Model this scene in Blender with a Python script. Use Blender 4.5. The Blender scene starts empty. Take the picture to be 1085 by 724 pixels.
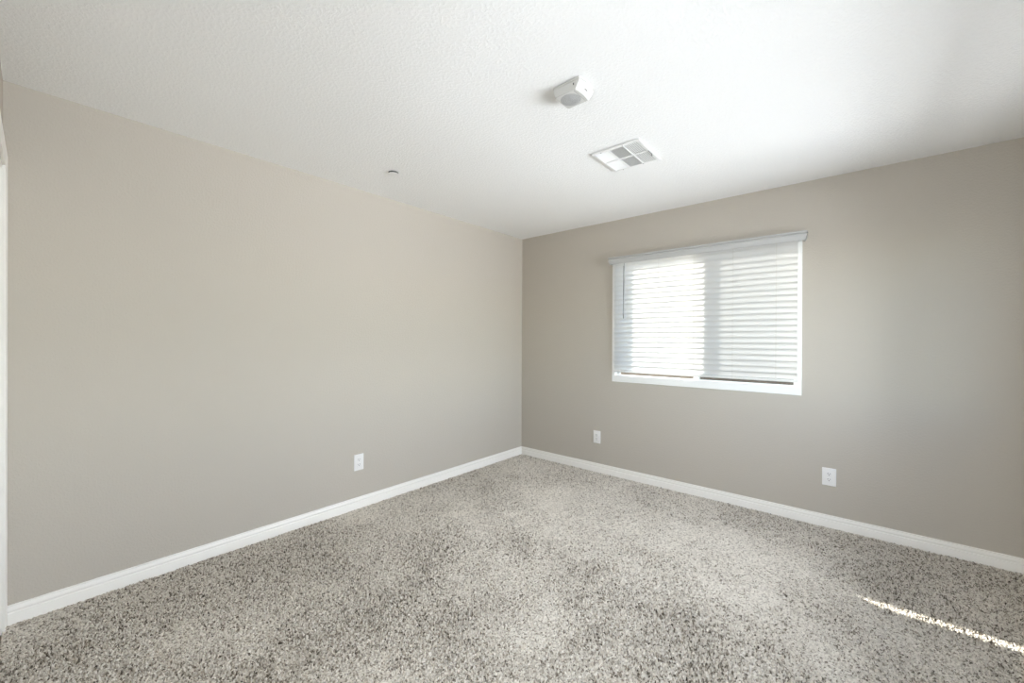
import bpy, bmesh, math, random
import numpy as np
from mathutils import Vector, Matrix

random.seed(7)
rng = np.random.default_rng(11)
C = bpy.context.scene.collection
SC = bpy.context.scene

# ------------------------------------------------------------------ camera
CAM = (2.898017, -3.570545, 1.29188)
F_PX, YAW, PITCH, ROLL = 428.39, 0.706204, -0.0026556, 0.0046280
Fv = Vector((-math.sin(YAW) * math.cos(PITCH), math.cos(YAW) * math.cos(PITCH), math.sin(PITCH)))
R0 = Vector((math.cos(YAW), math.sin(YAW), 0))
U0 = R0.cross(Fv)
Rv = math.cos(ROLL) * R0 + math.sin(ROLL) * U0
Uv = -math.sin(ROLL) * R0 + math.cos(ROLL) * U0
cd = bpy.data.cameras.new('camera')
cam = bpy.data.objects.new('camera', cd)
C.objects.link(cam)
m = Matrix(((Rv.x, Uv.x, -Fv.x), (Rv.y, Uv.y, -Fv.y), (Rv.z, Uv.z, -Fv.z))).to_4x4()
m.translation = Vector(CAM)
cam.matrix_world = m
cd.sensor_fit = 'HORIZONTAL'
cd.sensor_width = 36.0
cd.lens = 36.0 * F_PX / 1085.0
cd.clip_start = 0.01
SC.camera = cam

# ------------------------------------------------------------------ light
SUN_DIR = Vector((1.62, -0.875, -0.975))          # the way the sunlight travels
SUN_STRENGTH = 25.0
SKY_STRENGTH = 0.7
HALL_FILL_POWER = 72.0
SIDE_FILL_POWER = 325.0
LOW_FILL_POWER = 1000.0
NEAR_FILL_POWER = 46.0
EXPOSURE = 0.05

w = bpy.data.worlds.new('sky')
SC.world = w
w.use_nodes = True
wn = w.node_tree
bg = wn.nodes['Background']
sky = wn.nodes.new('ShaderNodeTexSky')
sky.sky_type = 'NISHITA'
sky.sun_disc = False
sky.sun_elevation = math.radians(27.5)
sky.sun_rotation = math.atan2(-SUN_DIR.x, -SUN_DIR.y)
wn.links.new(sky.outputs[0], bg.inputs[0])
bg.inputs[1].default_value = SKY_STRENGTH

sl = bpy.data.lights.new('sun', 'SUN')
sl.energy = SUN_STRENGTH
sl.angle = math.radians(0.55)
sl.color = (1.0, 0.965, 0.90)
so = bpy.data.objects.new('sun', sl)
so.rotation_euler = SUN_DIR.to_track_quat('-Z', 'Y').to_euler()
so.location = (-6, 5, 6)
C.objects.link(so)

# unseen fill lamp added in the hall, shining in through the doorway
hl = bpy.data.lights.new('hall_fill', 'AREA')
hl.shape = 'RECTANGLE'
hl.size, hl.size_y = 1.5, 2.0
hl.energy = HALL_FILL_POWER
hl.color = (0.83, 0.91, 1.0)
ho = bpy.data.objects.new('hall_fill', hl)
ho.location = (2.75, -5.05, 1.35)
ho.rotation_euler = Vector((0, 1, 0)).to_track_quat('-Z', 'Y').to_euler()
C.objects.link(ho)

# fill lamps added outside the made-up side window, out of the frame:
# one across the room, two low ones sending light up to the ceiling


def fill_lamp(name, loc, aim, sx, sy, power, col):
    d = bpy.data.lights.new(name, 'AREA')
    d.shape = 'RECTANGLE'
    d.size, d.size_y = sx, sy
    d.energy = power
    d.color = col
    o = bpy.data.objects.new(name, d)
    o.location = loc
    o.rotation_euler = (Vector(aim) - Vector(loc)).to_track_quat('-Z', 'Y').to_euler()
    C.objects.link(o)


fill_lamp('side_fill', (5.4, -0.85, 2.0), (0, -1.0, 1.0), 2.2, 2.2, SIDE_FILL_POWER, (0.89, 0.925, 1.0))
fill_lamp('low_fill', (10.0, -1.5, -1.2), (3.66, -1.6, 1.4), 6.0, 3.2, LOW_FILL_POWER, (0.89, 0.93, 1.0))
fill_lamp('near_low_fill', (5.0, -1.1, -0.8), (3.66, -1.3, 1.9), 3.2, 1.5, NEAR_FILL_POWER, (0.92, 0.94, 1.0))

vs = SC.view_settings
vs.view_transform = 'Standard'
vs.look = 'None'
vs.gamma = 1.0
vs.use_curve_mapping = False
vs.exposure = EXPOSURE
SC.cycles.max_bounces = 24
SC.cycles.diffuse_bounces = 12
SC.cycles.transmission_bounces = 16
SC.cycles.transparent_max_bounces = 32
SC.cycles.use_denoising = True

# ------------------------------------------------------------------ room size
W, D, H = 3.66, 3.673, 2.44          # back wall is y=0, left wall x=0, near wall y=-D
T = 0.12
TB = 0.085
WX0, WX1, WZ0, WZ1 = 1.120, 2.593, 0.908, 2.074


# ------------------------------------------------------------------ helpers
def srgb(r, g, b):
    f = lambda c: (c / 255) / 12.92 if c / 255 <= 0.04045 else ((c / 255 + 0.055) / 1.055) ** 2.4
    return (f(r), f(g), f(b), 1.0)


def mat(name, col, rough=0.6, spec=0.3, bump=None, metallic=0.0):
    """bump = list of (scale, detail, strength, distance)"""
    M = bpy.data.materials.new(name)
    M.use_nodes = True
    n, l = M.node_tree.nodes, M.node_tree.links
    p = n['Principled BSDF']
    p.inputs['Base Color'].default_value = col
    p.inputs['Roughness'].default_value = rough
    p.inputs['Specular IOR Level'].default_value = spec
    p.inputs['Metallic'].default_value = metallic
    if bump:
        tc = n.new('ShaderNodeTexCoord')
        prev = None
        for sc, det, st, dist, lo, hi in bump:
            nt = n.new('ShaderNodeTexNoise')
            nt.inputs['Scale'].default_value = sc
            nt.inputs['Detail'].default_value = det
            l.new(tc.outputs['Object'], nt.inputs['Vector'])
            rp = n.new('ShaderNodeMapRange')
            rp.interpolation_type = 'SMOOTHSTEP'
            rp.inputs['From Min'].default_value = lo
            rp.inputs['From Max'].default_value = hi
            l.new(nt.outputs['Fac'], rp.inputs['Value'])
            b = n.new('ShaderNodeBump')
            b.inputs['Strength'].default_value = st
            b.inputs['Distance'].default_value = dist
            l.new(rp.outputs['Result'], b.inputs['Height'])
            if prev:
                l.new(prev.outputs['Normal'], b.inputs['Normal'])
            prev = b
        l.new(prev.outputs['Normal'], p.inputs['Normal'])
    return M


def obj(name, bm, material, parent=None, smooth=None, recalc=True):
    if recalc:
        bmesh.ops.recalc_face_normals(bm, faces=bm.faces)
    me = bpy.data.meshes.new(name)
    bm.to_mesh(me)
    bm.free()
    if material:
        me.materials.append(material)
    o = bpy.data.objects.new(name, me)
    C.objects.link(o)
    if parent:
        o.parent = parent
    if smooth:
        for p in me.polygons:
            p.use_smooth = True
        me.set_sharp_from_angle(angle=math.radians(smooth))
    return o


def root(name, loc, label, cat, group=None):
    o = bpy.data.objects.new(name, None)
    o.empty_display_size = 0.05
    o.location = loc
    C.objects.link(o)
    o['label'] = label
    o['category'] = cat
    if group:
        o['group'] = group
    return o


def struct(name, bm, material, parent=None, smooth=None):
    o = obj(name, bm, material, parent, smooth)
    if parent is None:
        o['kind'] = 'structure'
    return o


def box(bm, x0, x1, y0, y1, z0, z1, bev=0.0, seg=2):
    b = bmesh.new()
    bmesh.ops.create_cube(b, size=1.0)
    for v in b.verts:
        v.co = Vector((x0 + (v.co.x + .5) * (x1 - x0), y0 + (v.co.y + .5) * (y1 - y0), z0 + (v.co.z + .5) * (z1 - z0)))
    if bev:
        bmesh.ops.bevel(b, geom=list(b.edges), offset=bev, segments=seg, profile=0.5, affect='EDGES')
    merge(bm, b)
    return bm


def merge(bm, b):
    me = bpy.data.meshes.new('tmp')
    b.to_mesh(me)
    b.free()
    bm.from_mesh(me)
    bpy.data.meshes.remove(me)


def sweep(bm, prof, frames, close_prof=True, cap=True):
    """prof: 2-D points (a, b); frames: list of (origin, A, B) -> ring of verts"""
    rings = []
    for o, A, B in frames:
        rings.append([bm.verts.new(Vector(o) + Vector(A) * a + Vector(B) * b) for a, b in prof])
    n = len(prof)
    for r0, r1 in zip(rings, rings[1:]):
        for i in range(n if close_prof else n - 1):
            j = (i + 1) % n
            bm.faces.new((r0[i], r0[j], r1[j], r1[i]))
    if cap:
        bm.faces.new(rings[0][::-1])
        bm.faces.new(rings[-1])
    return bm


def prism(bm, pts, z0, z1):
    """closed polygon in x,y pulled from z0 to z1"""
    lo = [bm.verts.new((x, y, z0)) for x, y in pts]
    hi = [bm.verts.new((x, y, z1)) for x, y in pts]
    n = len(pts)
    for i in range(n):
        j = (i + 1) % n
        bm.faces.new((lo[i], lo[j], hi[j], hi[i]))
    bm.faces.new(lo[::-1])
    bm.faces.new(hi)
    return bm


def lathe(bm, prof, n=32, axis='z'):
    rings = []
    for r, z in prof:
        if r < 1e-6:
            rings.append([bm.verts.new((0, 0, z))])
        else:
            rings.append([bm.verts.new((r * math.cos(2 * math.pi * i / n), r * math.sin(2 * math.pi * i / n), z)) for i in range(n)])
    for a, b in zip(rings, rings[1:]):
        for i in range(n):
            j = (i + 1) % n
            if len(a) == 1 and len(b) == 1:
                continue
            if len(a) == 1:
                bm.faces.new((a[0], b[i], b[j]))
            elif len(b) == 1:
                bm.faces.new((a[i], a[j], b[0]))
            else:
                bm.faces.new((a[i], a[j], b[j], b[i]))
    return bm


def cyl(bm, p0, p1, r, n=12):
    p0, p1 = Vector(p0), Vector(p1)
    d = (p1 - p0).normalized()
    a = d.orthogonal().normalized()
    b = d.cross(a)
    prof = [(r * math.cos(2 * math.pi * i / n), r * math.sin(2 * math.pi * i / n)) for i in range(n)]
    return sweep(bm, prof, [(p0, a, b), (p1, a, b)])


# ------------------------------------------------------------------ materials
M_wall = mat('wall_paint', srgb(190, 183, 172), 0.72, 0.2,
             [(260, 2, 0.22, 0.0010, .35, .7), (90, 3, 0.30, 0.0015, .45, .62)])
M_ceil = mat('ceiling_paint', srgb(245, 245, 244), 0.85, 0.15,
             [(75, 4, 0.35, 0.003, .46, .60), (220, 2, 0.2, 0.001, .3, .7)])
M_trim = mat('trim_paint', srgb(242, 239, 233), 0.38, 0.4)
M_vinyl = mat('white_vinyl', srgb(240, 240, 238), 0.35, 0.4)
M_plastic = mat('white_plastic', srgb(206, 205, 201), 0.35, 0.4)
M_plate = mat('outlet_plastic', srgb(236, 234, 231), 0.3, 0.45)
M_dark = mat('dark_slot', srgb(40, 38, 36), 0.6, 0.2)
M_metalwhite = mat('white_enamel', srgb(240, 240, 239), 0.4, 0.4)
M_duct = mat('pale_duct', srgb(214, 214, 212), 0.6, 0.3)
M_grey = mat('grey_duct', srgb(140, 140, 138), 0.6, 0.3)
M_fabric = mat('grille_cloth', srgb(178, 178, 177), 0.8, 0.2, [(900, 1, 0.5, 0.001, .3, .7)])
M_valance = mat('valance_vinyl_shaded', srgb(186, 186, 184), 0.35, 0.4)  # greyed so the shade on the valance face sits in its colour
M_cord = mat('ladder_cord', srgb(215, 213, 208), 0.8, 0.1)
M_wand = mat('clear_grey_wand', srgb(118, 118, 120), 0.25, 0.5)
M_stucco = mat('tan_stucco', srgb(150, 132, 112), 0.9, 0.1, [(40, 4, 0.5, 0.006, .3, .7)])
M_ground = mat('gravel', srgb(150, 138, 122), 0.9, 0.1, [(60, 4, 0.7, 0.01, .3, .7)])

M_slat = bpy.data.materials.new('slat_vinyl')
M_slat.use_nodes = True
n, l = M_slat.node_tree.nodes, M_slat.node_tree.links
p = n['Principled BSDF']
p.inputs['Base Color'].default_value = (0.72, 0.72, 0.71, 1)
p.inputs['Roughness'].default_value = 0.4
tr = n.new('ShaderNodeBsdfTranslucent')
tr.inputs[0].default_value = (0.93, 0.93, 0.92, 1)
mx = n.new('ShaderNodeMixShader')
mx.inputs[0].default_value = 0.45
l.new(p.outputs[0], mx.inputs[1])
l.new(tr.outputs[0], mx.inputs[2])
l.new(mx.outputs[0], n['Material Output'].inputs[0])

M_glass = bpy.data.materials.new('window_glass')
M_glass.use_nodes = True
n, l = M_glass.node_tree.nodes, M_glass.node_tree.links
n.remove(n['Principled BSDF'])
t_ = n.new('ShaderNodeBsdfTransparent')
t_.inputs[0].default_value = (0.97, 0.98, 0.975, 1)
g_ = n.new('ShaderNodeBsdfGlossy')
g_.inputs['Roughness'].default_value = 0.0
mx = n.new('ShaderNodeMixShader')
mx.inputs[0].default_value = 0.05
l.new(t_.outputs[0], mx.inputs[1])
l.new(g_.outputs[0], mx.inputs[2])
l.new(mx.outputs[0], n['Material Output'].inputs[0])

M_screen = bpy.data.materials.new('insect_screen')
M_screen.use_nodes = True
n, l = M_screen.node_tree.nodes, M_screen.node_tree.links
n['Principled BSDF'].inputs['Base Color'].default_value = (0.05, 0.05, 0.05, 1)
t_ = n.new('ShaderNodeBsdfTransparent')
mx = n.new('ShaderNodeMixShader')
mx.inputs[0].default_value = 0.45
l.new(t_.outputs[0], mx.inputs[1])
l.new(n['Principled BSDF'].outputs[0], mx.inputs[2])
l.new(mx.outputs[0], n['Material Output'].inputs[0])

# carpet yarn: every tuft has its own fibre colour, stored per vertex
M_carpet = bpy.data.materials.new('frieze_carpet')
M_carpet.use_nodes = True
n, l = M_carpet.node_tree.nodes, M_carpet.node_tree.links
p = n['Principled BSDF']
p.inputs['Roughness'].default_value = 0.95
p.inputs['Specular IOR Level'].default_value = 0.05
at = n.new('ShaderNodeAttribute')
at.attribute_name = 'yarn'
ra = n.new('ShaderNodeValToRGB')
ra.color_ramp.elements[0].color = srgb(76, 69, 60)
ra.color_ramp.elements[0].position = 0.0
ra.color_ramp.elements[1].color = srgb(230, 223, 212)
ra.color_ramp.elements[1].position = 1.0
e = ra.color_ramp.elements.new(0.22)
e.color = srgb(150, 141, 128)
e = ra.color_ramp.elements.new(0.45)
e.color = srgb(195, 187, 175)
l.new(at.outputs['Fac'], ra.inputs[0])
l.new(ra.outputs[0], p.inputs['Base Color'])

# ------------------------------------------------------------------ room shell
bm = bmesh.new()
box(bm, -T, W + T, -5.3, T, -0.12, -0.010)
struct('floor', bm, mat('subfloor', srgb(150, 140, 125), 0.9, 0.1))

bm = bmesh.new()
box(bm, -T, W + T, -5.3, T, H, H + 0.12)
struct('ceiling', bm, M_ceil)

bm = bmesh.new()
box(bm, -T, 0, -5.3, T, -0.010, H)
struct('wall_left', bm, M_wall)
SY0, SY1 = -3.00, -0.45         # opening of the added side window
bm = bmesh.new()
box(bm, W, W + T, -5.3, SY0, -0.010, H)
box(bm, W, W + T, SY1, T, -0.010, H)
box(bm, W, W + T, SY0, SY1, -0.010, WZ0)
box(bm, W, W + T, SY0, SY1, WZ1, H)
struct('wall_right', bm, M_wall)

bm = bmesh.new()          # back wall with the window opening
xs, zs = [0, WX0, WX1, W], [-0.010, WZ0, WZ1, H]
for i in range(3):
    for k in range(3):
        if i == 1 and k == 1:
            continue
        for yy in (0.0, TB):
            vv = [bm.verts.new((x, yy, z)) for x, z in ((xs[i], zs[k]), (xs[i + 1], zs[k]), (xs[i + 1], zs[k + 1]), (xs[i], zs[k + 1]))]
            bm.faces.new(vv if yy == 0 else vv[::-1])
for (x0, z0), (x1, z1) in (((WX0, WZ0), (WX1, WZ0)), ((WX1, WZ0), (WX1, WZ1)), ((WX1, WZ1), (WX0, WZ1)), ((WX0, WZ1), (WX0, WZ0))):
    bm.faces.new([bm.verts.new(c) for c in ((x0, 0, z0), (x0, TB, z0), (x1, TB, z1), (x1, 0, z1))])
for (x0, z0), (x1, z1) in (((0, -.01), (W, -.01)), ((W, -.01), (W, H)), ((W, H), (0, H)), ((0, H), (0, -.01))):
    bm.faces.new([bm.verts.new(c) for c in ((x0, 0, z0), (x0, TB, z0), (x1, TB, z1), (x1, 0, z1))])
bmesh.ops.remove_doubles(bm, verts=bm.verts, dist=1e-5)
struct('wall_back', bm, M_wall)

# near wall: a closed door next to the left wall, an open doorway added behind the camera for fill light
DX0, DX1, DZ = 0.062, 0.872, 2.045
OX0, OX1 = 2.20, 3.30
bm = bmesh.new()
box(bm, 0.0, DX0, -D - T, -D, -0.010, H)
box(bm, DX0, DX1, -D - T, -D, DZ, H)
box(bm, DX1, OX0, -D - T, -D, -0.010, H)
box(bm, OX0, OX1, -D - T, -D, DZ, H)
box(bm, OX1, W, -D - T, -D, -0.010, H)
struct('wall_near', bm, M_wall)
bm = bmesh.new()
box(bm, -T, W + T, -5.42, -5.3, -0.12, H + .12)
struct('wall_hall', bm, M_wall)


def casing(bm, x0, x1, zt, y):
    """mitred door casing around an opening, thick at its outer edge, on a wall at y facing +y"""
    prof = [(0, 0), (0, .0095), (.004, .011), (.018, .0085), (.030, .0095), (.044, .0135), (.052, .0145), (.057, .013), (.058, .010), (.058, 0)]
    fr = [((x0, y, 0.0), (-1, 0, 0), (0, 1, 0)), ((x0, y, zt), (-1, 0, 1), (0, 1, 0)),
          ((x1, y, zt), (1, 0, 1), (0, 1, 0)), ((x1, y, 0.0), (1, 0, 0), (0, 1, 0))]
    sweep(bm, prof, fr)


bm = bmesh.new()
casing(bm, DX0 - .003, DX1 + .003, DZ + .003, -D)
box(bm, DX0 - .004, DX0 + .012, -D - T, -D, 0, DZ)
box(bm, DX1 - .012, DX1 + .004, -D - T, -D, 0, DZ)
box(bm, DX0 - .004, DX1 + .004, -D - T, -D, DZ - .012, DZ + .003)
struct('trim_1', bm, M_trim)
bm = bmesh.new()
casing(bm, OX0 - .003, OX1 + .003, DZ + .003, -D)
box(bm, OX0 - .004, OX0 + .012, -D - T, -D, 0, DZ)
box(bm, OX1 - .012, OX1 + .004, -D - T, -D, 0, DZ)
box(bm, OX0 - .004, OX1 + .004, -D - T, -D, DZ - .012, DZ + .003)
struct('trim_2', bm, M_trim)

bm = bmesh.new()
dx0, dx1, dy0, dy1 = DX0 + .015, DX1 - .015, -D - .060, -D - .025
box(bm, dx0, dx1, dy0, dy1, 0.02, DZ - .015, .0015)
for z0, z1 in ((0.20, 0.95), (1.08, 1.90)):
    for xa, xb in ((dx0 + .11, (dx0 + dx1) / 2 - .05), ((dx0 + dx1) / 2 + .05, dx1 - .11)):
        box(bm, xa, xb, dy1 - .002, dy1 + .006, z0, z1, .005)
door = struct('door_1', bm, M_trim)

# baseboards
BP = [(0, 0), (.0145, 0), (.0145, .053), (.0138, .0555), (.0095, .0570), (.0088, .0605), (.0105, .0640), (.0112, .0680), (.0100, .0735), (.0065, .0800), (.0055, .0830), (.0078, .0845), (.0082, .0875), (.0070, .0900), (0, .0905)]


def baseboard(name, p0, p1, nrm, m0=0, m1=0):
    """m0/m1: +1 mitres the end back at an inside corner"""
    p0, p1 = Vector(p0), Vector(p1)
    d = (p1 - p0).normalized()
    nv = Vector(nrm)
    b = bmesh.new()
    sweep(b, BP, [(p0, nv + d * m0, (0, 0, 1)), (p1, nv - d * m1, (0, 0, 1))])
    return struct(name, b, M_trim, smooth=25)


baseboard('baseboard_left', (0, -D + .0145, -.002), (0, 0, -.002), (1, 0, 0), 0, 1)
baseboard('baseboard_back', (0, 0, -.002), (W, 0, -.002), (0, -1, 0), 1, 1)
baseboard('baseboard_right', (W, 0, -.002), (W, -D, -.002), (-1, 0, 0), 1, 0)
baseboard('baseboard_near', (DX1 + .0615, -D, -.002), (OX0 - .0615, -D, -.002), (0, 1, 0))

# ------------------------------------------------------------------ carpet
GX0, GX1, GY0, GY1, ST = 0.0, W, -D, 0.0, 0.0022
nx, ny = int((GX1 - GX0) / ST) + 1, int((GY1 - GY0) / ST) + 1
gx, gy = np.meshgrid(np.linspace(GX0, GX1, nx), np.linspace(GY0, GY1, ny))


def vnoise(x, y, s, seed):
    """smooth value noise, about -1..1"""
    r = np.random.default_rng(seed)
    tab = r.uniform(-1, 1, (256, 256))
    u, v = x / s + 500.3, y / s + 500.7
    i, j = np.floor(u).astype(int), np.floor(v).astype(int)
    fu, fv = u - i, v - j
    fu, fv = fu * fu * (3 - 2 * fu), fv * fv * (3 - 2 * fv)
    g = lambda a, b: tab[a % 256, b % 256]
    return (g(i, j) * (1 - fu) + g(i + 1, j) * fu) * (1 - fv) + (g(i, j + 1) * (1 - fu) + g(i + 1, j + 1) * fu) * fv


CELL = 0.0050
cxn, cyn = int((GX1 - GX0) / CELL) + 6, int((GY1 - GY0) / CELL) + 6
jx, jy = rng.uniform(0, 1, (cyn, cxn)), rng.uniform(0, 1, (cyn, cxn))
tuft_h = rng.uniform(0.35, 1.0, (cyn, cxn))
tuft_h[rng.uniform(0, 1, (cyn, cxn)) < 0.30] *= 0.15
tuft_c = rng.beta(1.25, 0.85, (cyn, cxn))
tuft_a = rng.uniform(0, math.pi, (cyn, cxn))
tuft_s = rng.uniform(0.7, 1.5, (cyn, cxn))
px = gx + 0.003 * vnoise(gx, gy, .008, 1)
py = gy + 0.003 * vnoise(gx, gy, .008, 2)
ci = np.floor((px - GX0) / CELL).astype(int) + 2
cj = np.floor((py - GY0) / CELL).astype(int) + 2
best = np.full(gx.shape, -9.0)
tone = np.zeros(gx.shape)
for dj in (-2, -1, 0, 1, 2):
    for di in (-2, -1, 0, 1, 2):
        a, b = np.clip(cj + dj, 0, cyn - 1), np.clip(ci + di, 0, cxn - 1)
        ox = px - (GX0 + (b - 2 + jx[a, b]) * CELL)
        oy = py - (GY0 + (a - 2 + jy[a, b]) * CELL)
        ca, sa = np.cos(tuft_a[a, b]), np.sin(tuft_a[a, b])
        s = tuft_s[a, b]
        u, v = (ox * ca + oy * sa) / (0.0046 * s), (-ox * sa + oy * ca) / (0.0024)
        hgt = tuft_h[a, b] - 0.62 * (u * u + v * v)
        k = hgt > best
        best = np.where(k, hgt, best)
        tone = np.where(k, tuft_c[a, b], tone)
best = np.clip(best, -0.55, 1.0)
# trodden and vacuumed places lie flatter than the rest of the pile
lie = 0.55 * vnoise(gx + .3 * gy, gy, .42, 5) + 0.35 * vnoise(gx, gy + .5 * gx, .17, 6) + 0.25 * vnoise(gx, gy, .07, 8)
lie += 0.75 * np.exp(-(((gx - 1.55) / .75) ** 2 + ((gy + 1.0) / .55) ** 2))
for dk, dx_, dy_, rr in ((-.55, 2.26, -1.6, .20), (-.40, 1.5, -2.5, .32), (.35, 2.5, -1.2, .30), (-.45, 3.2, -.35, .40), (.30, 1.9, -2.1, .22), (-.35, .5, -2.6, .35)):
    lie += dk * np.exp(-((gx - dx_) ** 2 + (gy - dy_) ** 2) / rr ** 2)
flat = np.clip(0.52 + 0.75 * lie, 0, 1)
amp = 0.0165 * (1.0 - 0.72 * flat)
gz = 0.004 + (best - 0.45) * amp + 0.0012 * vnoise(gx, gy, .05, 9)
hx = gx + 0.0009 * rng.uniform(-1, 1, gx.shape)
hy = gy + 0.0009 * rng.uniform(-1, 1, gx.shape)
hx[:, 0], hx[:, -1], hy[0, :], hy[-1, :] = GX0, GX1, GY0, GY1
gz = np.maximum(gz, -0.0095)
gz[:, [0, -1]] = -0.009
gz[[0, -1], :] = -0.009
co = np.stack([hx, hy, gz], -1).reshape(-1, 3).astype(np.float32)
idx = np.arange(nx * ny).reshape(ny, nx)
quads = np.stack([idx[:-1, :-1], idx[:-1, 1:], idx[1:, 1:], idx[1:, :-1]], -1).reshape(-1, 4)
me = bpy.data.meshes.new('carpet')
me.vertices.add(len(co))
me.vertices.foreach_set('co', co.ravel())
me.loops.add(quads.size)
me.loops.foreach_set('vertex_index', quads.ravel().astype(np.int32))
me.polygons.add(len(quads))
me.polygons.foreach_set('loop_start', np.arange(0, quads.size, 4, dtype=np.int32))
me.polygons.foreach_set('use_smooth', np.ones(len(quads), dtype=bool))
me.update(calc_edges=True)
yarn = np.clip(tone + 0.22 * (flat - 0.5) + 0.14 * rng.normal(0, 1, gx.shape), 0, 1).reshape(-1).astype(np.float32)
at_ = me.attributes.new('yarn', 'FLOAT', 'POINT')
at_.data.foreach_set('value', yarn)
me.materials.append(M_carpet)
carpet = bpy.data.objects.new('carpet', me)
C.objects.link(carpet)
carpet['kind'] = 'stuff'
carpet['label'] = 'speckled grey beige wall-to-wall carpet covering the whole floor'
carpet['category'] = 'carpet'

# ------------------------------------------------------------------ window (structure)
FX0, FX1, FZ0, FZ1 = WX0, WX1, WZ0, WZ1
win = bpy.data.objects.new('window_1', None)
win.location = ((FX0 + FX1) / 2, 0, FZ0)
win.empty_display_size = .05
C.objects.link(win)
win['kind'] = 'structure'


def rel(bm, o):
    bmesh.ops.translate(bm, verts=bm.verts, vec=-Vector(o.location))
    return bm


def ring(bm, x0, x1, z0, z1, wl, wr, wb, wt, y0, y1, bev=.002):
    """rectangular frame of four bars"""
    box(bm, x0, x0 + wl, y0, y1, z0, z1, bev)
    box(bm, x1 - wr, x1, y0, y1, z0, z1, bev)
    box(bm, x0 + wl - .003, x1 - wr + .003, y0, y1, z0, z0 + wb, bev)
    box(bm, x0 + wl - .003, x1 - wr + .003, y0, y1, z1 - wt, z1, bev)


bm = bmesh.new()
ring(bm, FX0 - .004, FX1 + .004, FZ0 - .004, FZ1 + .004, .030, .030, .061, .016, -.005, .075)
ring(bm, FX0 + .020, FX1 - .020, FZ0 + .045, FZ1 - .010, .012, .012, .015, .006, .006, .075, .0015)
obj('window_frame', rel(bm, win), M_vinyl, win)
MX = 1.868
bm = bmesh.new()
ring(bm, FX0 + .031, MX + .022, FZ0 + .038, FZ1 - .014, .030, .042, .020, .018, .024, .046)
obj('sliding_sash', rel(bm, win), M_vinyl, win)
bm = bmesh.new()
ring(bm, MX - .022, FX1 - .031, FZ0 + .038, FZ1 - .014, .042, .018, .018, .018, .049, .072)
obj('fixed_sash', rel(bm, win), M_vinyl, win)
bm = bmesh.new()
box(bm, FX0 + .055, MX - .015, .033, .037, FZ0 + .058, FZ1 - .028)
obj('glass_pane', rel(bm, win), M_glass, win)
bm = bmesh.new()
box(bm, MX + .015, FX1 - .045, .058, .062, FZ0 + .056, FZ1 - .028)
obj('glass_pane', rel(bm, win), M_glass, win)
bm = bmesh.new()
box(bm, MX + .010, FX1 - .036, .0765, .0775, FZ0 + .050, FZ1 - .020)
obj('insect_screen', rel(bm, win), M_screen, win)

bm = bmesh.new()          # side window added unseen for the fill lamps: white frame, middle stile
for y0, y1 in ((SY0, SY0 + .04), (SY1 - .04, SY1), ((SY0 + SY1) / 2 - .02, (SY0 + SY1) / 2 + .02)):
    box(bm, W + .02, W + .08, y0, y1, WZ0, WZ1, .002)
for z0, z1 in ((WZ0, WZ0 + .05), (WZ1 - .04, WZ1)):
    box(bm, W + .02, W + .08, SY0 + .038, SY1 - .038, z0, z1, .002)
fill_win = struct('fill_window', bm, M_vinyl)
bm = bmesh.new()
box(bm, W + .048, W + .052, SY0 + .03, SY1 - .03, WZ0 + .04, WZ1 - .03)
obj('glass_pane', bm, M_glass, fill_win)

# ------------------------------------------------------------------ blind
BX0, BX1 = 1.152, 2.574
BY = -0.030
blind = root('window_blind', ((BX0 + BX1) / 2, 0, 0.98), 'white horizontal slat blind lowered over the window with a moulded valance', 'blind')
L0, L1 = BX0 - blind.location.x, BX1 - blind.location.x
bz = blind.location.z
# valance with a moulded face and short returns to the wall
VP = [(0, 0), (.003, 0), (.005, .005), (.0075, .013), (.0115, .024), (.014, .034), (.0135, .042), (.010, .047), (.006, .050), (.007, .0525), (.0145, .0540), (.0155, .0555), (.0155, .0645), (.0145, .066), (0, .066)]
vx0, vx1, vz, vy = 1.118 - blind.location.x, 2.612 - blind.location.x, 2.012 - bz, -.056
bm = bmesh.new()
sweep(bm, VP, [((vx0, 0, vz), (-1, 0, 0), (0, 0, 1)), ((vx0, vy, vz), (-1, -1, 0), (0, 0, 1)),
               ((vx1, vy, vz), (1, -1, 0), (0, 0, 1)), ((vx1, 0, vz), (1, 0, 0), (0, 0, 1))])
obj('valance', bm, M_valance, blind, 30)
bm = bmesh.new()
box(bm, L0 - .006, L1 + .006, -.052, -.006, 2.020 - bz, 2.060 - bz, .003)
obj('headrail', bm, M_valance, blind)

# slats: closed with the room edge up, crowned vinyl 50 mm wide
PITCH_S, NS = 0.0441, 23
tilt = math.radians(65)
bm = bmesh.new()
prof = []
K = 8
for i in range(K + 1):
    t = -0.025 + 0.05 * i / K
    prof.append((t, 0.0022 * (1 - (t / .025) ** 2) + .0012))
for i in range(K, -1, -1):
    t = -0.025 + 0.05 * i / K
    prof.append((t, 0.0022 * (1 - (t / .025) ** 2) - .0012))
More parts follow.
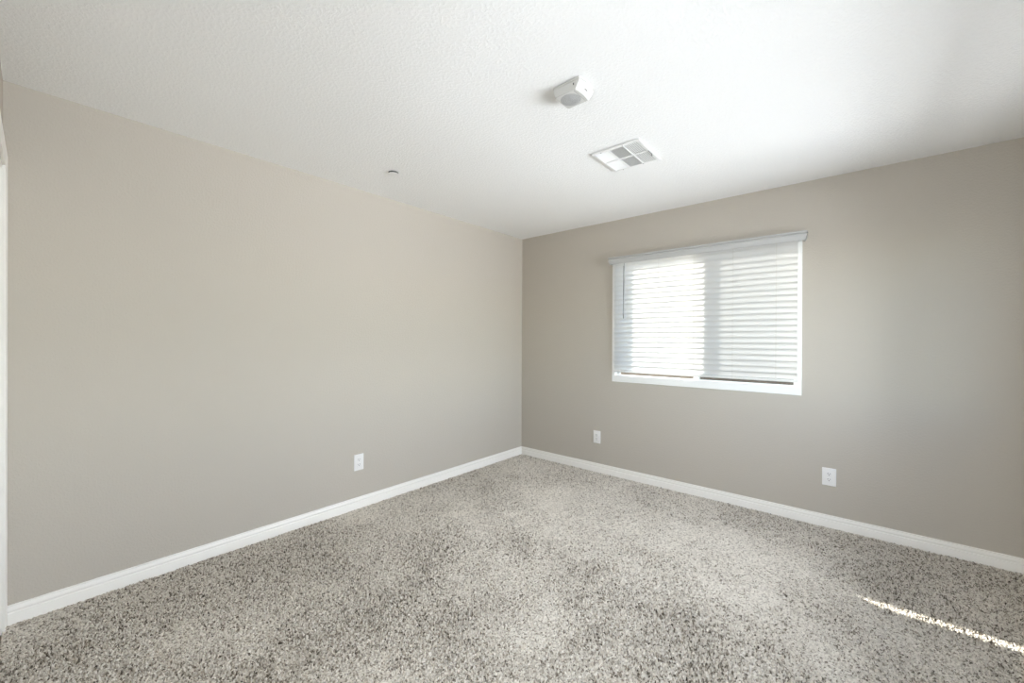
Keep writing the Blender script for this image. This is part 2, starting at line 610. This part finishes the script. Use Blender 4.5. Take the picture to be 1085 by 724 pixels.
# along = up the slat towards the room; across = the outward crown
al = Vector((0, -math.cos(tilt), math.sin(tilt)))
ac = Vector((0, math.sin(tilt), math.cos(tilt)))
sweep(bm, prof, [((L0, 0, 0), al, ac), ((L1, 0, 0), al, ac)])
s0 = obj('slat', bm, M_slat, blind, 40)
ZTOP = 2.018
for i in range(NS):
    s = s0 if i == 0 else s0.copy()
    if i:
        C.objects.link(s)
        s.parent = blind
    z = ZTOP - .006 - i * PITCH_S
    s.location = (random.uniform(-.0012, .0012), BY, z - bz)
zlast = ZTOP - .006 - (NS - 1) * PITCH_S
bm = bmesh.new()
box(bm, L0, L1, BY - .0095, BY + .0095, 0.999 - bz, 1.017 - bz, .005, 3)
obj('bottom_rail', bm, M_slat, blind, 40)
for lx in (1.288, 1.574, 1.868, 2.157, 2.444):
    bm = bmesh.new()
    x = lx - blind.location.x
    for yy in (BY - .0225, BY + .0225):
        cyl(bm, (x, yy, 1.006 - bz), (x, yy, 2.022 - bz), .0009, 6)
    for i in range(NS):       # rungs under each slat
        z = ZTOP - .006 - i * PITCH_S - bz
        a = Vector((x + .002, BY, z)) - ac * .0022
        cyl(bm, a - al * .0235, a + al * .0235, .0005, 4)
    obj('ladder_cord', bm, M_cord, blind)
bm = bmesh.new()
wx = 1.2585 - blind.location.x
cyl(bm, (wx, -.068, 1.51 - bz), (wx, -.062, 1.985 - bz), .0044, 6)
cyl(bm, (wx, -.068, 1.500 - bz), (wx, -.068, 1.545 - bz), .0050, 8)
cyl(bm, (wx, -.062, 1.985 - bz), (wx, -.050, 2.024 - bz), .0022, 6)
obj('tilt_wand', bm, M_wand, blind)


# ------------------------------------------------------------------ outlets
def make_outlet(label):
    r = root('wall_outlet', (0, 0, 0), label, 'outlet', 'wall outlets above the baseboard')
    b = bmesh.new()
    box(b, -.039, .039, -.0055, 0, -.0615, .0615, .003, 3)
    obj('cover_plate', b, M_plate, r, 40)
    for s in (1, -1):
        b = bmesh.new()       # receptacle face: rounded with flat top and bottom
        pts = []
        for i in range(32):
            a = 2 * math.pi * i / 32
            pts.append((.0172 * math.cos(a), max(-.0140, min(.0140, .0172 * math.sin(a)))))
        lo = [b.verts.new((x, -.004, z + s * .0195)) for x, z in pts]
        hi = [b.verts.new((x * .95, -.0078, z * .95 + s * .0195)) for x, z in pts]
        for i in range(32):
            j = (i + 1) % 32
            b.faces.new((lo[i], lo[j], hi[j], hi[i]))
        b.faces.new(hi)
        f = obj('receptacle', b, M_plate, r, 40)
        b = bmesh.new()
        zc = s * .0195
        box(b, -.0078, -.0052, -.0082, -.006, zc + .0005, zc + .0085)
        box(b, .0055, .0077, -.0082, -.006, zc + .0015, zc + .0080)
        cyl(b, (0, -.006, zc - .0065), (0, -.0082, zc - .0065), .0027, 10)
        sl_ = obj('slots', b, M_dark, f)
        sl_['label'] = 'dark plug slots'
    b = bmesh.new()
    cyl(b, (0, -.004, 0), (0, -.0068, 0), .0032, 12)
    obj('screw', b, M_plate, r)
    return r


def dup(r, label):
    c = r.copy()
    C.objects.link(c)
    c['label'] = label
    for ch in list(r.children):
        d = ch.copy()
        C.objects.link(d)
        d.parent = c
        for g in ch.children:
            e_ = g.copy()
            C.objects.link(e_)
            e_.parent = d
    return c


o1 = make_outlet('white double wall outlet under the window near the room corner')
o1.location = (.958, 0, .346)
o2 = dup(o1, 'white double wall outlet to the right below the window, nearest the sunlit streak')
o2.location = (2.756, 0, .3535)
o3 = dup(o1, 'white double wall outlet on the long left wall without a window')
o3.location = (0, -1.976, .3545)
o3.rotation_euler = (0, 0, math.pi / 2)

# ------------------------------------------------------------------ ceiling vent
VX0, VX1, VY0, VY1 = 1.660, 1.955, -1.371, -1.050
vent = root('ceiling_vent', ((VX0 + VX1) / 2, (VY0 + VY1) / 2, H), 'white square metal air vent with six louver banks on the ceiling', 'vent')
hx_, hy_ = (VX1 - VX0) / 2, (VY1 - VY0) / 2
cols = [(-.134, -.050), (-.041, .043), (.052, .134)]
rows = [(-.146, -.008), (.008, .146)]
bm = bmesh.new()
xs = [-hx_] + [v for c in cols for v in c] + [hx_]
ys = [-hy_] + [v for r_ in rows for v in r_] + [hy_]
FZ = -.0125
vt = {}
for i, x in enumerate(xs):
    for j, y in enumerate(ys):
        for k, z in enumerate((FZ, FZ + .0025)):
            vt[i, j, k] = bm.verts.new((x, y, z))
hole = lambda i, j: i % 2 == 1 and j % 2 == 1
for i in range(len(xs) - 1):
    for j in range(len(ys) - 1):
        if hole(i, j):
            for (a, b_), (c_, d_) in (((i, j), (i + 1, j)), ((i + 1, j), (i + 1, j + 1)), ((i + 1, j + 1), (i, j + 1)), ((i, j + 1), (i, j))):
                bm.faces.new((vt[a, b_, 0], vt[c_, d_, 0], vt[c_, d_, 1], vt[a, b_, 1]))
            continue
        bm.faces.new((vt[i, j, 0], vt[i + 1, j, 0], vt[i + 1, j + 1, 0], vt[i, j + 1, 0]))
        bm.faces.new((vt[i, j, 1], vt[i, j + 1, 1], vt[i + 1, j + 1, 1], vt[i + 1, j, 1]))
# rolled rim up to the ceiling
sweep(bm, [(0, FZ), (.0030, FZ + .0010), (.0045, -.0045), (-.004, -.0045), (-.004, -.0060), (.0020, -.0060), (0, FZ + .0025)],
      [((sx * hx_, sy * hy_, 0), (sx, sy, 0), (0, 0, 1)) for sx, sy in ((-1, -1), (1, -1), (1, 1), (-1, 1), (-1, -1))], cap=False)
obj('face_frame', bm, M_metalwhite, vent)
bm = bmesh.new()
box(bm, -.138, .138, -.150, .150, -.0060, 0)
bk = obj('duct_opening', bm, M_duct, vent)
bk['label'] = 'grey duct opening behind the louvers'


def fins(x0, x1, y0, y1, along, nf, ang):
    b = bmesh.new()
    for i in range(nf):
        f = (i + .5) / nf
        hw = .0050
        c, s_ = math.cos(ang) * hw, math.sin(ang) * hw
        z = FZ + .0034
        if along == 'y':
            x = x0 + f * (x1 - x0)
            A = [(x - c, z - s_), (x + c, z + s_)]
            nrm = (-math.sin(ang) * .0004, math.cos(ang) * .0004)
            q = [(A[0][0] - nrm[0], A[0][1] - nrm[1]), (A[1][0] - nrm[0], A[1][1] - nrm[1]), (A[1][0] + nrm[0], A[1][1] + nrm[1]), (A[0][0] + nrm[0], A[0][1] + nrm[1])]
            sweep(b, q, [((0, y0, 0), (1, 0, 0), (0, 0, 1)), ((0, y1, 0), (1, 0, 0), (0, 0, 1))])
        else:
            y = y0 + f * (y1 - y0)
            A = [(y - c, z - s_), (y + c, z + s_)]
            nrm = (-math.sin(ang) * .0004, math.cos(ang) * .0004)
            q = [(A[0][0] - nrm[0], A[0][1] - nrm[1]), (A[1][0] - nrm[0], A[1][1] - nrm[1]), (A[1][0] + nrm[0], A[1][1] + nrm[1]), (A[0][0] + nrm[0], A[0][1] + nrm[1])]
            sweep(b, q, [((x0, 0, 0), (0, 1, 0), (0, 0, 1)), ((x1, 0, 0), (0, 1, 0), (0, 0, 1))])
    return b


for j, (y0, y1) in enumerate(rows):
    obj('louver_bank', fins(cols[0][0], cols[0][1], y0, y1, 'y', 7, math.radians(28)), M_metalwhite, vent)
    obj('louver_bank', fins(cols[1][0], cols[1][1], y0, y1, 'x', 15, math.radians(40)), M_metalwhite, vent)
    obj('louver_bank', fins(cols[2][0], cols[2][1], y0, y1, 'y', 7, math.radians(-28)), M_metalwhite, vent)
for sx, sy in ((.045, -.1535), (.045, .1535), (-.092, .1535), (-.092, -.1535)):
    bm = bmesh.new()
    cyl(bm, (sx, sy, FZ + .001), (sx, sy, FZ - .0012), .0032, 10)
    obj('screw', bm, M_grey, vent)
bm = bmesh.new()
box(bm, .139, .142, -.004, .052, FZ - .004, FZ + .001, .0008)
box(bm, .1385, .1425, .046, .056, FZ - .013, FZ + .001, .0010)
obj('damper_lever', bm, M_grey, vent)

# ------------------------------------------------------------------ smoke alarm
al_ = root('smoke_alarm', (1.913, -1.993, H), 'white boxy smoke alarm with round grille on the ceiling', 'smoke alarm')
# outline: straight sides, the right end bows outwards


def outline(x0, x1, y0, y1, bow, rc=.006, nb=10):
    pts = [(x0 + rc, y0), (x1, y0)]
    for i in range(1, nb):
        t = i / nb
        pts.append((x1 + bow * 4 * t * (1 - t), y0 + t * (y1 - y0)))
    pts += [(x1, y1), (x0 + rc, y1), (x0, y1 - rc), (x0, y0 + rc)]
    return pts


def loft(bm, layers):
    rings = [[bm.verts.new((x, y, z)) for x, y in pts] for pts, z in layers]
    n_ = len(rings[0])
    for a, b in zip(rings, rings[1:]):
        for i in range(n_):
            j = (i + 1) % n_
            bm.faces.new((a[i], a[j], b[j], b[i]))
    bm.faces.new(rings[0])
    bm.faces.new(rings[-1][::-1])
    return bm


bm = bmesh.new()
loft(bm, [(outline(-.064, .058, -.054, .054, .012), 0), (outline(-.064, .058, -.054, .054, .012), -.004), (outline(-.073, .067, -.063, .063, .012), -.0042),
          (outline(-.074, .068, -.064, .064, .012), -.0105), (outline(-.072, .066, -.062, .062, .012), -.012)])
obj('mounting_plate', bm, M_plastic, al_, 35)
bm = bmesh.new()
loft(bm, [(outline(-.068, .063, -.059, .059, .011), -.0105), (outline(-.068, .063, -.059, .059, .011), -.0135),
          (outline(-.072, .066, -.0625, .0625, .012), -.0140), (outline(-.071, .066, -.062, .062, .012), -.020),
          (outline(-.066, .046, -.057, .057, .006), -.046), (outline(-.063, .043, -.054, .054, .005), -.0485)])
obj('housing', bm, M_plastic, al_, 30)
bm = bmesh.new()
lathe(bm, [(.0468, 0), (.0460, -.0012), (.044, -.0016), (.0, -.0016)], 40)
for rr in (.012, .021, .030):
    lathe(bm, [(rr - .0012, -.0014), (rr - .0010, -.0024), (rr + .0010, -.0024), (rr + .0012, -.0014)], 40)
bmesh.ops.translate(bm, verts=bm.verts, vec=(-.014, 0, -.0480))
g = obj('speaker_grille', bm, M_fabric, al_, 40)
g['label'] = 'round light grey grille'
bm = bmesh.new()
box(bm, .0335, .0350, -.053, .053, -.0492, -.0475)
obj('seam', bm, M_grey, al_)
bm = bmesh.new()
b2 = bmesh.new()
box(b2, -.0012, .0012, -.014, .006, -.0016, .0016)
bmesh.ops.transform(b2, matrix=Matrix.Translation((.0635, .004, -.033)) @ Matrix.Rotation(math.radians(-40), 4, 'Y'), verts=b2.verts)
merge(bm, b2)
ind = obj('indicator_slot', bm, M_dark, al_)
ind['label'] = 'small dark indicator slot'
bm = bmesh.new()
box(bm, .036, .0395, -.0625, -.058, -.030, -.022)
obj('release_notch', bm, M_dark, al_)

# ------------------------------------------------------------------ sprinkler cover
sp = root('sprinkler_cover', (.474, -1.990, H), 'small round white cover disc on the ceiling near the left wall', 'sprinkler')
bm = bmesh.new()
lathe(bm, [(0, -.0135), (.033, -.0135), (.0370, -.0128), (.0370, -.0118), (.033, -.0114), (0, -.0114)], 40)
obj('cover_plate', bm, M_metalwhite, sp, 35)
bm = bmesh.new()  # dark drum added above the disc, the gap's shade put into its colour
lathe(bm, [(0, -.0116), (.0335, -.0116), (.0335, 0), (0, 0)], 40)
obj('shade_cup', bm, mat('shade_cup_dark', srgb(92, 92, 90), 0.5, 0.3), sp, 35)

# ------------------------------------------------------------------ outdoors, glimpsed under the blind
bm = bmesh.new()
box(bm, -14, 18, T + .02, 30, -3.2, -3.0)
o = struct('ground', bm, M_ground)
bm = bmesh.new()
box(bm, -12, 16, 6.0, 6.4, -3.0, 1.35)
box(bm, -12.05, 16.05, 5.92, 6.48, 1.35, 1.45, .01)
o = struct('wall_outdoors', bm, M_stucco)
